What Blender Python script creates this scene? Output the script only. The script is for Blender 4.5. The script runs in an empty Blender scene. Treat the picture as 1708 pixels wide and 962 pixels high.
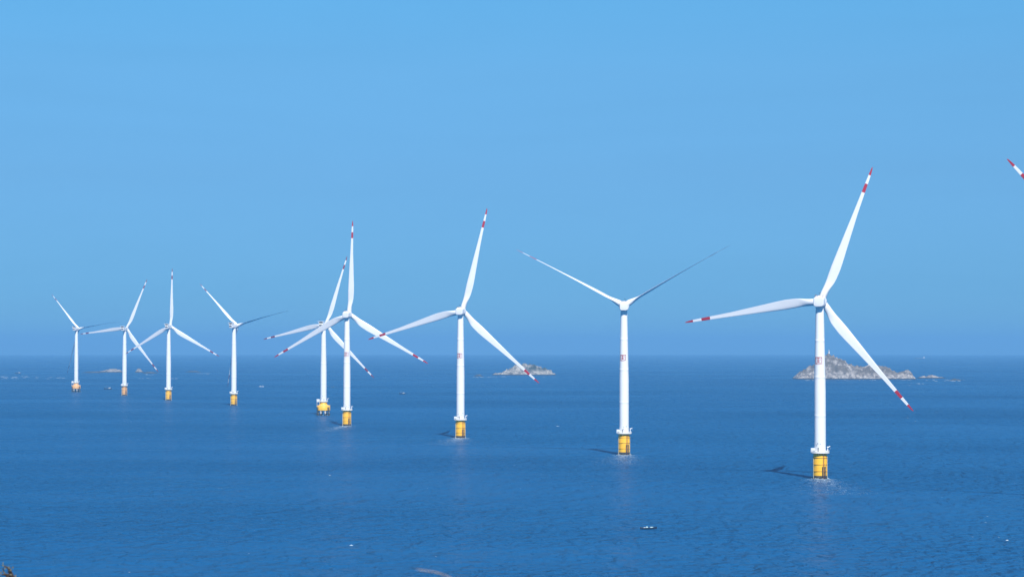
import bpy, bmesh, math, random
from mathutils import Vector, Matrix, noise

C = bpy.context.scene.collection
SC = bpy.context.scene
R = math.radians
PI = math.pi
random.seed(7)

# ------------------------------------------------------------------ camera
EYE = 70.0                    # eye height above the sea
FPX = 4000.0                  # focal length in pixels of the 1708 px wide photo
PITCH = math.atan(93 / FPX)
cam = bpy.data.cameras.new('camera')
cam.sensor_width = 36.0
cam.lens = 36.0 * FPX / 1708
cam.clip_start = 0.1
cam.clip_end = 120000
cam.dof.use_dof = True
cam.dof.focus_distance = 1600
cam.dof.aperture_fstop = 13
camo = bpy.data.objects.new('camera', cam)
C.objects.link(camo)
camo.location = (0, 0, EYE)
camo.rotation_euler = (PI / 2 + PITCH, 0, 0)
SC.camera = camo

# ------------------------------------------------------------------ sky, sun, exposure
SUN_EL, SUN_AZ = 49.0, 167.7            # azimuth clockwise from +Y (the view direction)
w = bpy.data.worlds.new('World')
SC.world = w
w.use_nodes = True
nt = w.node_tree
nt.nodes.clear()
out = nt.nodes.new('ShaderNodeOutputWorld')
bg = nt.nodes.new('ShaderNodeBackground')
sky = nt.nodes.new('ShaderNodeTexSky')
sky.sky_type = 'NISHITA'
sky.sun_disc = False
sky.sun_elevation = R(SUN_EL)
sky.sun_rotation = R(SUN_AZ)
sky.altitude = 0
sky.air_density = 1.0
sky.dust_density = 0.0
sky.ozone_density = 3.0
tint = nt.nodes.new('ShaderNodeMix')
tint.data_type = 'RGBA'
tint.blend_type = 'MULTIPLY'
tint.inputs[0].default_value = 1.0
tint.inputs[7].default_value = (0.40, 0.80, 1.12, 1)
nt.links.new(sky.outputs[0], tint.inputs[6])
# the air near the horizon is bluer and a little darker than a clean Nishita sky
wtc = nt.nodes.new('ShaderNodeTexCoord')
wsp = nt.nodes.new('ShaderNodeSeparateXYZ')
wmr = nt.nodes.new('ShaderNodeMapRange')
wmr.inputs[1].default_value = 0.0
wmr.inputs[2].default_value = 0.28
wcr = nt.nodes.new('ShaderNodeValToRGB')
nt.links.new(wtc.outputs['Generated'], wsp.inputs[0])
nt.links.new(wsp.outputs[2], wmr.inputs[0])
nt.links.new(wmr.outputs[0], wcr.inputs[0])
stops = [(0.0, (.40, .56, .90)), (.084, (.44, .575, .86)), (.254, (.675, .695, .83)), (.404, (.87, .87, .89)), (.50, (.93, 1.0, .965)), (1.0, (1.0, 1.0, 1.0))]
wcr.color_ramp.elements[0].position, wcr.color_ramp.elements[0].color = stops[0][0], (*stops[0][1], 1)
wcr.color_ramp.elements[1].position, wcr.color_ramp.elements[1].color = stops[-1][0], (*stops[-1][1], 1)
for p_, c_ in stops[1:-1]:
    e_ = wcr.color_ramp.elements.new(p_)
    e_.color = (*c_, 1)
air = nt.nodes.new('ShaderNodeMix')
air.data_type = 'RGBA'
air.blend_type = 'MULTIPLY'
air.inputs[0].default_value = 1.0
nt.links.new(tint.outputs[2], air.inputs[6])
wmp = nt.nodes.new('ShaderNodeMapping')
wmp.inputs['Scale'].default_value = (3.0, 3.0, 26.0)
wns = nt.nodes.new('ShaderNodeTexNoise')
wns.inputs['Scale'].default_value = 1.6
wns.inputs['Detail'].default_value = 4
wns.inputs['Distortion'].default_value = 0.8
wnr = nt.nodes.new('ShaderNodeMapRange')
wnr.inputs[1].default_value = 0.3
wnr.inputs[2].default_value = 0.7
wnr.inputs[3].default_value = 0.985
wnr.inputs[4].default_value = 1.015
veil = nt.nodes.new('ShaderNodeMix')
veil.data_type = 'RGBA'
veil.blend_type = 'MULTIPLY'
veil.inputs[0].default_value = 1.0
nt.links.new(wtc.outputs['Generated'], wmp.inputs[0])
nt.links.new(wmp.outputs[0], wns.inputs['Vector'])
nt.links.new(wns.outputs[0], wnr.inputs[0])
nt.links.new(wcr.outputs[0], veil.inputs[6])
nt.links.new(wnr.outputs[0], veil.inputs[7])
nt.links.new(veil.outputs[2], air.inputs[7])
nt.links.new(air.outputs[2], bg.inputs[0])
bg.inputs[1].default_value = 0.079
nt.links.new(bg.outputs[0], out.inputs[0])

sun = bpy.data.lights.new('sun', 'SUN')
sun.energy = 5.0
sun.angle = R(0.53)
sun.color = (1.0, 0.965, 0.90)
suno = bpy.data.objects.new('sun', sun)
C.objects.link(suno)
sd = Vector((math.sin(R(SUN_AZ)) * math.cos(R(SUN_EL)), math.cos(R(SUN_AZ)) * math.cos(R(SUN_EL)), math.sin(R(SUN_EL))))
suno.rotation_euler = sd.to_track_quat('Z', 'Y').to_euler()
suno.location = (0, 0, 300)

SC.view_settings.view_transform = 'Standard'
SC.view_settings.look = 'None'
SC.view_settings.exposure = 0.35
SC.view_settings.gamma = 1.0
SC.view_settings.use_curve_mapping = False
SC.render.engine = 'CYCLES'
SC.cycles.max_bounces = 6
SC.cycles.volume_bounces = 1
SC.cycles.caustics_reflective = False
SC.cycles.caustics_refractive = False

# ------------------------------------------------------------------ helpers
RE = 7.4e6                                # earth radius with refraction: the sea falls away


def drop(x, y):
    return -(x * x + y * y) / (2 * RE)


def on_sea(px, py):
    """the point of the sea surface that a pixel of the 1708x962 photo shows"""
    d = Vector(((px - 854) / FPX, 1.0, -(py - 481) / FPX))
    d.rotate(Matrix.Rotation(PITCH, 3, 'X'))
    t = 500.0
    for _ in range(40):
        x, y = d.x * t, d.y * t
        t = (EYE - drop(x, y)) / -d.z
    return Vector((d.x * t, d.y * t, drop(d.x * t, d.y * t)))


def tag(o, label=None, cat=None, group=None, kind=None):
    if label: o['label'] = label
    if cat: o['category'] = cat
    if group: o['group'] = group
    if kind: o['kind'] = kind
    return o


def empty(name, loc, rz=0):
    o = bpy.data.objects.new(name, None)
    C.objects.link(o)
    o.empty_display_size = 3
    o.location = loc
    o.rotation_euler = (0, 0, rz)
    return o


def obj(name, bm, mats, parent=None, smooth=True, angle=40):
    me = bpy.data.meshes.new(name)
    bmesh.ops.recalc_face_normals(bm, faces=bm.faces)
    bm.to_mesh(me)
    bm.free()
    if not isinstance(mats, (list, tuple)):
        mats = [mats]
    for m in mats:
        me.materials.append(m)
    if smooth:
        me.polygons.foreach_set('use_smooth', [True] * len(me.polygons))
        try:
            me.set_sharp_from_angle(angle=R(angle))
        except Exception:
            pass
    o = bpy.data.objects.new(name, me)
    C.objects.link(o)
    if parent:
        o.parent = parent
    return o


def B():
    return bmesh.new()


def box(bm, c, s, rz=0, mi=0, bev=0.0):
    g = bmesh.ops.create_cube(bm, size=1)
    vs = g['verts']
    M = Matrix.Translation(c) @ Matrix.Rotation(rz, 4, 'Z') @ Matrix.Diagonal((s[0], s[1], s[2], 1))
    bmesh.ops.transform(bm, matrix=M, verts=vs)
    fs = set(f for v in vs for f in v.link_faces)
    for f in fs: f.material_index = mi
    if bev:
        es = list(set(e for v in vs for e in v.link_edges))
        bmesh.ops.bevel(bm, geom=es, offset=bev, segments=3, affect='EDGES', profile=0.5)


def tube(bm, p0, p1, r0, r1=None, n=12, mi=0, cap=True):
    p0, p1 = Vector(p0), Vector(p1)
    r1 = r0 if r1 is None else r1
    q = (p1 - p0).to_track_quat('Z', 'Y').to_matrix()
    a = [bm.verts.new(p0 + q @ Vector((math.cos(2 * PI * i / n) * r0, math.sin(2 * PI * i / n) * r0, 0))) for i in range(n)]
    b = [bm.verts.new(p1 + q @ Vector((math.cos(2 * PI * i / n) * r1, math.sin(2 * PI * i / n) * r1, 0))) for i in range(n)]
    for i in range(n):
        f = bm.faces.new((a[i], a[(i + 1) % n], b[(i + 1) % n], b[i]))
        f.material_index = mi
    if cap:
        for ring in (a[::-1], b):
            f = bm.faces.new(ring)
            f.material_index = mi


def path(bm, pts, r0, r1, n=6):
    for i in range(len(pts) - 1):
        k = len(pts) - 1
        tube(bm, pts[i], pts[i + 1], r0 + (r1 - r0) * i / k, r0 + (r1 - r0) * (i + 1) / k, n)


def lathe(bm, prof, n=48, mi=None, capb=True, capt=True):
    rings = []
    for (r, z) in prof:
        rings.append([bm.verts.new((r * math.cos(2 * PI * i / n), r * math.sin(2 * PI * i / n), z)) for i in range(n)])
    for k in range(len(rings) - 1):
        for i in range(n):
            f = bm.faces.new((rings[k][i], rings[k][(i + 1) % n], rings[k + 1][(i + 1) % n], rings[k + 1][i]))
            if mi: f.material_index = mi[k]
    if capb: bm.faces.new(rings[0][::-1])
    if capt: bm.faces.new(rings[-1])


def ring_pipe(bm, rad, z, r, n=48, m=8, a0=0, a1=2 * PI):
    full = abs(a1 - a0 - 2 * PI) < 1e-6
    cnt = n if full else n + 1
    rings = []
    for i in range(cnt):
        a = a0 + (a1 - a0) * i / n
        rings.append([bm.verts.new(((rad + r * math.cos(2 * PI * j / m)) * math.cos(a), (rad + r * math.cos(2 * PI * j / m)) * math.sin(a), z + r * math.sin(2 * PI * j / m))) for j in range(m)])
    for i in range(n):
        A, Bq = rings[i], rings[(i + 1) % cnt]
        for j in range(m):
            bm.faces.new((A[j], A[(j + 1) % m], Bq[(j + 1) % m], Bq[j]))


def revolve_y(bm, prof, n=40, sx=1.0, sz=1.0, ex=2.0):
    """body along Y with a superellipse section; prof = (y, radius)"""
    rings = []
    for (y, r) in prof:
        ring = []
        for i in range(n):
            a = 2 * PI * i / n
            c, s = math.cos(a), math.sin(a)
            k = (abs(c) ** ex + abs(s) ** ex) ** (-1 / ex)
            ring.append(bm.verts.new((r * sx * k * c, y, r * sz * k * s)))
        rings.append(ring)
    for k in range(len(rings) - 1):
        for i in range(n):
            bm.faces.new((rings[k][i], rings[k][(i + 1) % n], rings[k + 1][(i + 1) % n], rings[k + 1][i]))
    bm.faces.new(rings[0]); bm.faces.new(rings[-1])


# ------------------------------------------------------------------ materials
def mat(name, col, rough=0.5, metal=0.0, vary=0.0, scale=1.0, col2=None, spec=0.5, bump=0.0, stretch=(1, 1, 1), detail=5):
    m = bpy.data.materials.new(name)
    m.use_nodes = True
    t = m.node_tree
    b = t.nodes['Principled BSDF']
    b.inputs['Base Color'].default_value = (*col, 1)
    b.inputs['Roughness'].default_value = rough
    b.inputs['Metallic'].default_value = metal
    b.inputs['Specular IOR Level'].default_value = spec
    if vary or bump:
        tc = t.nodes.new('ShaderNodeTexCoord')
        mp = t.nodes.new('ShaderNodeMapping')
        mp.inputs['Scale'].default_value = stretch
        n = t.nodes.new('ShaderNodeTexNoise')
        n.inputs['Scale'].default_value = scale
        n.inputs['Detail'].default_value = detail
        t.links.new(tc.outputs['Object'], mp.inputs[0])
        t.links.new(mp.outputs[0], n.inputs['Vector'])
        if vary:
            cr = t.nodes.new('ShaderNodeValToRGB')
            cr.color_ramp.elements[0].position = 0.5 - 0.5 * (1 - vary) * 0.6 if vary < 1 else 0.45
            cr.color_ramp.elements[1].position = 0.72
            cr.color_ramp.elements[0].color = (*col, 1)
            cr.color_ramp.elements[1].color = (*(col2 or col), 1)
            t.links.new(n.outputs[0], cr.inputs[0])
            t.links.new(cr.outputs[0], b.inputs['Base Color'])
        if bump:
            bp = t.nodes.new('ShaderNodeBump')
            bp.inputs['Distance'].default_value = bump
            t.links.new(n.outputs[0], bp.inputs['Height'])
            t.links.new(bp.outputs[0], b.inputs['Normal'])
    return m


M = {}
M['white'] = mat('white_gelcoat', (0.84, 0.84, 0.83), 0.35, vary=0.5, scale=0.25, col2=(0.77, 0.77, 0.76), stretch=(1, 1, .25))
M['tower'] = mat('tower_paint', (0.87, 0.87, 0.85), 0.35, vary=0.5, scale=0.3, col2=(0.82, 0.82, 0.80), stretch=(1, 1, .12))
M['red'] = mat('red_paint', (0.46, 0.018, 0.035), 0.4, vary=0.5, scale=0.6, col2=(0.38, 0.02, 0.035))
M['dullred'] = mat('weathered_red_paint', (0.26, 0.03, 0.06), 0.5, vary=0.5, scale=0.6, col2=(0.2, 0.03, 0.06))
M['emblem'] = mat('emblem_red', (0.34, 0.004, 0.015), 0.5)
M['yellow'] = mat('yellow_paint', (0.86, 0.42, 0.012), 0.45, vary=0.5, scale=0.5, col2=(0.66, 0.30, 0.02), stretch=(1, 1, .25))
M['orange'] = mat('faded_orange_paint', (0.80, 0.40, 0.10), 0.5, vary=0.5, scale=0.5, col2=(0.62, 0.33, 0.14), stretch=(1, 1, .3))
M['tide'] = mat('tide_growth', (0.018, 0.02, 0.02), 0.7, vary=0.7, scale=1.5, col2=(0.12, 0.12, 0.10))
M['dark'] = mat('dark_steel', (0.03, 0.03, 0.035), 0.5)
M['grey'] = mat('grey_steel', (0.32, 0.33, 0.34), 0.5)
M['rail'] = mat('white_rail', (0.75, 0.74, 0.70), 0.5)
M['rust'] = mat('rusty_brown', (0.28, 0.09, 0.045), 0.7, vary=0.6, scale=2, col2=(0.14, 0.05, 0.03))
M['pilewhite'] = mat('pale_pile_sleeve', (0.6, 0.6, 0.58), 0.6, vary=0.6, scale=0.8, col2=(0.35, 0.33, 0.30))
M['pipe'] = mat('pale_yellow_pipe', (0.72, 0.62, 0.40), 0.5, vary=0.6, scale=1.0, col2=(0.55, 0.45, 0.25))
M['hull'] = mat('dark_hull_paint', (0.012, 0.03, 0.07), 0.4, vary=0.5, scale=2, col2=(0.03, 0.05, 0.08))
M['boatwhite'] = mat('white_boat_paint', (0.75, 0.78, 0.8), 0.4)
M['paleblue'] = mat('pale_blue_plastic', (0.42, 0.60, 0.62), 0.5)
M['glass'] = mat('dark_window', (0.02, 0.03, 0.04), 0.1)
M['deck'] = mat('weathered_deck', (0.28, 0.24, 0.19), 0.7, vary=0.6, scale=3, col2=(0.16, 0.13, 0.1))
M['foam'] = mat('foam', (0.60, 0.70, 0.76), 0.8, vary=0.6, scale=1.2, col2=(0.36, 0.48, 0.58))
M['twig'] = mat('bare_twig', (0.045, 0.03, 0.022), 0.8)
M['leaf'] = mat('dry_leaf', (0.13, 0.12, 0.10), 0.7, vary=0.6, scale=20, col2=(0.12, 0.13, 0.08))
M['straw'] = mat('dry_straw', (0.50, 0.40, 0.24), 0.8, vary=0.6, scale=15, col2=(0.33, 0.23, 0.13))


def rust_yellow(name, col, col2, zc):
    """painted steel with rust runs and grime streaks that have a shape of their own"""
    m = bpy.data.materials.new(name)
    m.use_nodes = True
    t = m.node_tree
    N, L = t.nodes, t.links
    b = N['Principled BSDF']
    b.inputs['Roughness'].default_value = 0.45
    tc = N.new('ShaderNodeTexCoord')
    mp = N.new('ShaderNodeMapping'); mp.inputs['Scale'].default_value = (1, 1, .18)
    L.new(tc.outputs['Object'], mp.inputs[0])
    n1 = N.new('ShaderNodeTexNoise'); n1.inputs['Scale'].default_value = 1.3; n1.inputs['Detail'].default_value = 7
    n1.inputs['Roughness'].default_value = 0.65
    L.new(mp.outputs[0], n1.inputs['Vector'])
    r1 = N.new('ShaderNodeMapRange'); r1.inputs[1].default_value = 0.60; r1.inputs[2].default_value = 0.74
    L.new(n1.outputs[0], r1.inputs[0])
    n2 = N.new('ShaderNodeTexNoise'); n2.inputs['Scale'].default_value = 0.35; n2.inputs['Detail'].default_value = 4
    L.new(tc.outputs['Object'], n2.inputs['Vector'])
    c0 = N.new('ShaderNodeMix'); c0.data_type = 'RGBA'
    c0.inputs[6].default_value = (*col, 1); c0.inputs[7].default_value = (*col2, 1)
    L.new(n2.outputs[0], c0.inputs[0])
    c1 = N.new('ShaderNodeMix'); c1.data_type = 'RGBA'
    c1.inputs[7].default_value = (0.30, 0.12, 0.05, 1)
    k = N.new('ShaderNodeMath'); k.operation = 'MULTIPLY'; k.inputs[1].default_value = 0.6
    L.new(r1.outputs[0], k.inputs[0]); L.new(k.outputs[0], c1.inputs[0])
    L.new(c0.outputs[2], c1.inputs[6]); L.new(c1.outputs[2], b.inputs['Base Color'])
    return m


M['yellow'] = rust_yellow('yellow_paint', (0.98, 0.56, 0.006), (0.92, 0.47, 0.01), 0)
M['orange'] = rust_yellow('faded_orange_paint', (0.82, 0.45, 0.16), (0.72, 0.36, 0.10), 0)


def rock_material(name, pale, mid, green, gmix):
    m = bpy.data.materials.new(name)
    m.use_nodes = True
    t = m.node_tree
    N, L = t.nodes, t.links
    b = N['Principled BSDF']
    b.inputs['Roughness'].default_value = 0.9
    b.inputs['Specular IOR Level'].default_value = 0.2
    tc = N.new('ShaderNodeTexCoord')
    sp = N.new('ShaderNodeSeparateXYZ'); L.new(tc.outputs['Object'], sp.inputs[0])
    v = N.new('ShaderNodeTexVoronoi'); v.inputs['Scale'].default_value = 0.16; v.feature = 'F1'
    L.new(tc.outputs['Object'], v.inputs['Vector'])
    n1 = N.new('ShaderNodeTexNoise'); n1.inputs['Scale'].default_value = 0.12; n1.inputs['Detail'].default_value = 9; n1.inputs['Roughness'].default_value = 0.7
    L.new(tc.outputs['Object'], n1.inputs['Vector'])
    n2 = N.new('ShaderNodeTexNoise'); n2.inputs['Scale'].default_value = 0.035; n2.inputs['Detail'].default_value = 8; n2.inputs['Roughness'].default_value = 0.65
    L.new(tc.outputs['Object'], n2.inputs['Vector'])
    cr = N.new('ShaderNodeValToRGB')
    cr.color_ramp.elements[0].position = 0.38; cr.color_ramp.elements[0].color = (*[c * 0.35 for c in mid], 1)
    cr.color_ramp.elements[1].position = 0.62; cr.color_ramp.elements[1].color = (*pale, 1)
    e = cr.color_ramp.elements.new(0.48); e.color = (*mid, 1)
    L.new(n1.outputs[0], cr.inputs[0])
    # scrub grows on the higher ground, bare granite rims the shore
    hz = N.new('ShaderNodeMapRange'); hz.inputs[1].default_value = 7; hz.inputs[2].default_value = 15
    L.new(sp.outputs[2], hz.inputs[0])
    gr = N.new('ShaderNodeMapRange'); gr.inputs[1].default_value = 0.50 - gmix; gr.inputs[2].default_value = 0.60 - gmix
    L.new(n2.outputs[0], gr.inputs[0])
    mu = N.new('ShaderNodeMath'); mu.operation = 'MULTIPLY'
    L.new(hz.outputs[0], mu.inputs[0]); L.new(gr.outputs[0], mu.inputs[1])
    mx = N.new('ShaderNodeMix'); mx.data_type = 'RGBA'; mx.inputs[7].default_value = (*green, 1)
    L.new(mu.outputs[0], mx.inputs[0]); L.new(cr.outputs[0], mx.inputs[6])
    # wet tide band
    tz = N.new('ShaderNodeMapRange'); tz.inputs[1].default_value = 2.6; tz.inputs[2].default_value = 1.4
    L.new(sp.outputs[2], tz.inputs[0])
    mw = N.new('ShaderNodeMix'); mw.data_type = 'RGBA'; mw.inputs[7].default_value = (0.035, 0.032, 0.028, 1)
    L.new(tz.outputs[0], mw.inputs[0]); L.new(mx.outputs[2], mw.inputs[6])
    L.new(mw.outputs[2], b.inputs['Base Color'])
    return m


M['rock'] = rock_material('granite', (0.46, 0.42, 0.375), (0.26, 0.225, 0.195), (0.13, 0.105, 0.075), 0.055)
M['rockpale'] = rock_material('pale_granite', (0.50, 0.46, 0.40), (0.27, 0.245, 0.205), (0.045, 0.05, 0.03), 0.03)
M['rockmid'] = rock_material('dull_granite', (0.34, 0.31, 0.28), (0.20, 0.18, 0.16), (0.12, 0.10, 0.075), 0.02)
M['rockdark'] = rock_material('wet_rock', (0.20, 0.17, 0.15), (0.10, 0.09, 0.08), (0.06, 0.06, 0.04), -0.2)


def sea_material():
    m = bpy.data.materials.new('sea_water')
    m.use_nodes = True
    t = m.node_tree
    N, L = t.nodes, t.links
    b = N['Principled BSDF']
    b.inputs['IOR'].default_value = 1.33
    b.inputs['Specular IOR Level'].default_value = 0.26
    geo = N.new('ShaderNodeNewGeometry')

    def nz(scale, detail, rough=0.55, st=(1, 1, 1), rot=0.0, dist=0.0):
        mp = N.new('ShaderNodeMapping')
        mp.inputs['Scale'].default_value = st
        mp.inputs['Rotation'].default_value = (0, 0, rot)
        L.new(geo.outputs['Position'], mp.inputs[0])
        n = N.new('ShaderNodeTexNoise')
        n.inputs['Scale'].default_value = scale
        n.inputs['Detail'].default_value = detail
        n.inputs['Roughness'].default_value = rough
        n.inputs['Distortion'].default_value = dist
        L.new(mp.outputs[0], n.inputs['Vector'])
        return n
    chop = nz(0.34, 2, 0.5, (1.1, 1.0, 1), R(12), 0.3)     # 3-4 m chop
    wave = nz(0.17, 2, 0.55, (1.3, .9, 1), R(5), 0.4)      # 12 m wind waves
    swell = nz(0.05, 1.5, 0.5, (1.7, .8, 1), R(-8), 0.3)    # 30 m swell
    gust = nz(0.0022, 4, 0.6, (.7, 1.3, 1), R(10))         # wind patches
    drift = nz(0.00055, 4, 0.6, (.6, 1.4, 1), R(-6))       # broad slicks and currents

    def math_(op, a, bb=None):
        k = N.new('ShaderNodeMath'); k.operation = op
        for i, v in enumerate((a, bb)):
            if v is None: continue
            if hasattr(v, 'links') or hasattr(v, 'is_linked'):
                L.new(v, k.inputs[i])
            else:
                k.inputs[i].default_value = v
        return k.outputs[0]
    gm = N.new('ShaderNodeMapRange')
    gm.inputs[1].default_value = 0.35; gm.inputs[2].default_value = 0.65
    gm.inputs[3].default_value = 0.5; gm.inputs[4].default_value = 1.35
    L.new(gust.outputs[0], gm.inputs[0])
    h1 = math_('MULTIPLY', math_('ADD', math_('MULTIPLY', chop.outputs[0], 0.9), math_('MULTIPLY', wave.outputs[0], 7.5)), gm.outputs[0])
    h2 = math_('MULTIPLY', swell.outputs[0], 8.0)
    hh = math_('ADD', h1, h2)
    bp = N.new('ShaderNodeBump')
    bp.inputs['Strength'].default_value = 1.0
    bp.inputs['Distance'].default_value = 1.0
    L.new(hh, bp.inputs['Height'])
    L.new(bp.outputs[0], b.inputs['Normal'])
    # water colour: slightly greener and bluer masses of water
    cr = N.new('ShaderNodeMix'); cr.data_type = 'RGBA'
    cr.inputs[6].default_value = (0.006, 0.073, 0.205, 1)
    cr.inputs[7].default_value = (0.009, 0.104, 0.262, 1)
    L.new(drift.outputs[0], cr.inputs[0])
    L.new(cr.outputs[2], b.inputs['Base Color'])
    rr = N.new('ShaderNodeMapRange')
    rr.inputs[1].default_value = 0.35; rr.inputs[2].default_value = 0.65
    rr.inputs[3].default_value = 0.23; rr.inputs[4].default_value = 0.33
    L.new(gust.outputs[0], rr.inputs[0])
    L.new(rr.outputs[0], b.inputs['Roughness'])
    # light scattered back out of the turbid upper water
    df = N.new('ShaderNodeBsdfDiffuse')
    L.new(cr.outputs[2], df.inputs[0]); L.new(bp.outputs[0], df.inputs['Normal'])
    ms = N.new('ShaderNodeMixShader'); ms.inputs[0].default_value = 0.58
    L.new(b.outputs[0], ms.inputs[1]); L.new(df.outputs[0], ms.inputs[2])
    L.new(ms.outputs[0], N['Material Output'].inputs['Surface'])
    return m


M['sea'] = sea_material()

# ------------------------------------------------------------------ sea: one curved sheet to beyond the horizon
bm = B()
NS = 288
radii = [0.0]
r = 40.0
while r < 40000:
    radii.append(r); r *= 1.045
radii.append(40000)
c0 = bm.verts.new((0, 0, 0))
prev = None
for rad in radii[1:]:
    ring = [bm.verts.new((rad * math.cos(2 * PI * i / NS), rad * math.sin(2 * PI * i / NS), -rad * rad / (2 * RE))) for i in range(NS)]
    if prev is None:
        for i in range(NS): bm.faces.new((c0, ring[i], ring[(i + 1) % NS]))
    else:
        for i in range(NS): bm.faces.new((prev[i], prev[(i + 1) % NS], ring[(i + 1) % NS], ring[i]))
    prev = ring
sea = obj('sea', bm, M['sea'], angle=179)
tag(sea, 'deep blue rippled sea reaching to the hazy horizon', None, kind='structure')

# ------------------------------------------------------------------ haze: the sea air the far things fade into
bm = B()
box(bm, (0, 0, 26), (84000, 84000, 312))
hz = obj('haze', bm, [], smooth=False)
hm = bpy.data.materials.new('sea_haze')
hm.use_nodes = True
t = hm.node_tree
t.nodes.clear()
mo = t.nodes.new('ShaderNodeOutputMaterial')
pv = t.nodes.new('ShaderNodeVolumePrincipled')
HAZE = 8.5e-5
pv.inputs['Color'].default_value = (0.23, 0.54, 0.825, 1)
pv.inputs['Density'].default_value = HAZE
pv.inputs['Anisotropy'].default_value = 0.0
t.links.new(pv.outputs[0], mo.inputs['Volume'])
hz.data.materials.append(hm)
tag(hz, 'thin blue haze over the sea', None, kind='stuff')

# ------------------------------------------------------------------ headland under the viewer
def headland_z(x, y):
    base = 68.35
    d = max(0.0, y - 5.0)
    z = base - 0.30 * d - 0.016 * d * d if d < 16 else base - 4.8 - 4.1 - 0.82 * (d - 16)
    z += 0.12 * noise.noise(Vector((x * .3, y * .3, 0))) + (0.9 * noise.noise(Vector((x * .06, y * .06, 3))) if y > 14 or abs(x) > 20 else 0)
    z -= 0.0009 * max(0, abs(x) - 10) ** 2
    return max(z, -6)


bm = B()
nx, ny = 90, 90
xs = [-160 + 320 * i / nx for i in range(nx + 1)]
ys = [-120 + 230 * (j / ny) for j in range(ny + 1)]
g = [[bm.verts.new((x, y, headland_z(x, y))) for x in xs] for y in ys]
for j in range(ny):
    for i in range(nx):
        bm.faces.new((g[j][i], g[j][i + 1], g[j + 1][i + 1], g[j + 1][i]))
hl = obj('headland', bm, mat('headland_turf', (0.10, 0.085, 0.05), 0.95, vary=0.6, scale=0.4, col2=(0.05, 0.06, 0.025), bump=0.15), angle=60)
tag(hl, 'grassy headland the photo was taken from', None, kind='structure')


# ------------------------------------------------------------------ wind turbines
def blade_mesh(R_, pitch, sagged, dirz, dirh):
    """blade along +Z, rotor axis (upwind) +Y, trailing edge towards +X"""
    ch = [(0, 3.4), (.04, 3.5), (.10, 4.3), (.17, 5.05), (.24, 5.3), (.31, 4.9), (.40, 4.2), (.52, 3.35), (.65, 2.4), (.78, 1.85), (.88, 1.5), (.95, 1.15), (.985, .7), (1, .28)]
    def chord(u):
        for (a, ca), (b_, cb) in zip(ch, ch[1:]):
            if a <= u <= b_:
                s = (u - a) / (b_ - a); return ca + (cb - ca) * s
        return ch[-1][1]
    us = sorted(set([i / 46 for i in range(47)] + [.81, .875, .94, .97, .985, .995]))
    n = 26
    bm = B()
    rings = []
    r0 = 1.3
    for u in us:
        z = r0 + (R_ - r0) * u
        c = chord(u) * R_ / 74.7
        rnd = max(0, min(1, (0.15 - u) / 0.13)); rnd = rnd * rnd * (3 - 2 * rnd)
        th_rel = 0.36 - 0.22 * min(1, u / 0.6)
        tw = R(5 if sagged else 14) * (1 - u) ** 2 + pitch
        ring = []
        for k in range(n):
            a = 2 * PI * k / n
            # circle
            cx_, cy_ = math.cos(a) * 1.85 * R_ / 74.7, math.sin(a) * 1.85 * R_ / 74.7
            # airfoil, x from leading (-) to trailing (+)
            s = (1 + math.cos(a)) / 2
            th = 5 * th_rel * c * (0.2969 * math.sqrt(max(s, 0)) - 0.126 * s - 0.3516 * s * s + 0.2843 * s ** 3 - 0.1015 * s ** 4)
            ax = (s - 0.30) * c
            ay = th * (1 if math.sin(a) >= 0 else -0.65) + 0.02 * c * math.sin(PI * s)
            x = cx_ * rnd + ax * (1 - rnd); y = cy_ * rnd + ay * (1 - rnd)
            X = x * math.cos(tw) + y * math.sin(tw)
            Y = -x * math.sin(tw) + y * math.cos(tw)
            Y += math.tan(R(2.5)) * z + (0 if sagged else 2.2) * u ** 2.2
            p = Vector((X, Y, z))
            if sagged:                                  # feathered blades droop under their own weight
                p += dirz * (-sagged * u * u * dirh)
            ring.append(bm.verts.new(p))
        rings.append((u, ring))
    for (u0, A), (u1, Bq) in zip(rings, rings[1:]):
        um = (u0 + u1) / 2
        red = um > .94 or (.81 < um < .875)
        for k in range(n):
            f = bm.faces.new((A[k], A[(k + 1) % n], Bq[(k + 1) % n], Bq[k]))
            f.material_index = 1 if red else 0
    bm.faces.new(rings[0][1]); f = bm.faces.new(rings[-1][1]); f.material_index = 1
    return bm


EMB = [(0, 0, .095, 1), (0, 0, 1, .095), (.91, 0, 1, .97),
       (.41, .03, .515, .78),
       (.18, .16, .76, .215), (.70, .16, .76, .47), (.18, .16, .235, .30), (.18, .41, .76, .47), (.16, .57, .78, .635),
       (.16, .74, .78, .80), (.16, .74, .235, 1.0), (.705, .74, .78, 1.0), (.16, .935, .78, 1.0)]


def emblem_mesh(tr, zc, az, wdt=4.0, hgt=3.9):
    """the square red seal, painted strokes wrapped on the tower"""
    bm = B()
    for (x0, y0, x1, y1) in EMB:
        nseg = max(1, int((x1 - x0) * 14))
        for k in range(nseg):
            xa, xb = x0 + (x1 - x0) * k / nseg, x0 + (x1 - x0) * (k + 1) / nseg
            vs = []
            for (x, y) in ((xa, y1), (xb, y1), (xb, y0), (xa, y0)):
                z = zc + (0.5 - y) * hgt
                rr = tr(z) + 0.02
                a = az + (x - 0.5) * wdt / rr
                vs.append(bm.verts.new((rr * math.cos(a), rr * math.sin(a), z)))
            bm.faces.new(vs)
    bmesh.ops.remove_doubles(bm, verts=bm.verts, dist=0.002)
    return bm


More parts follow.
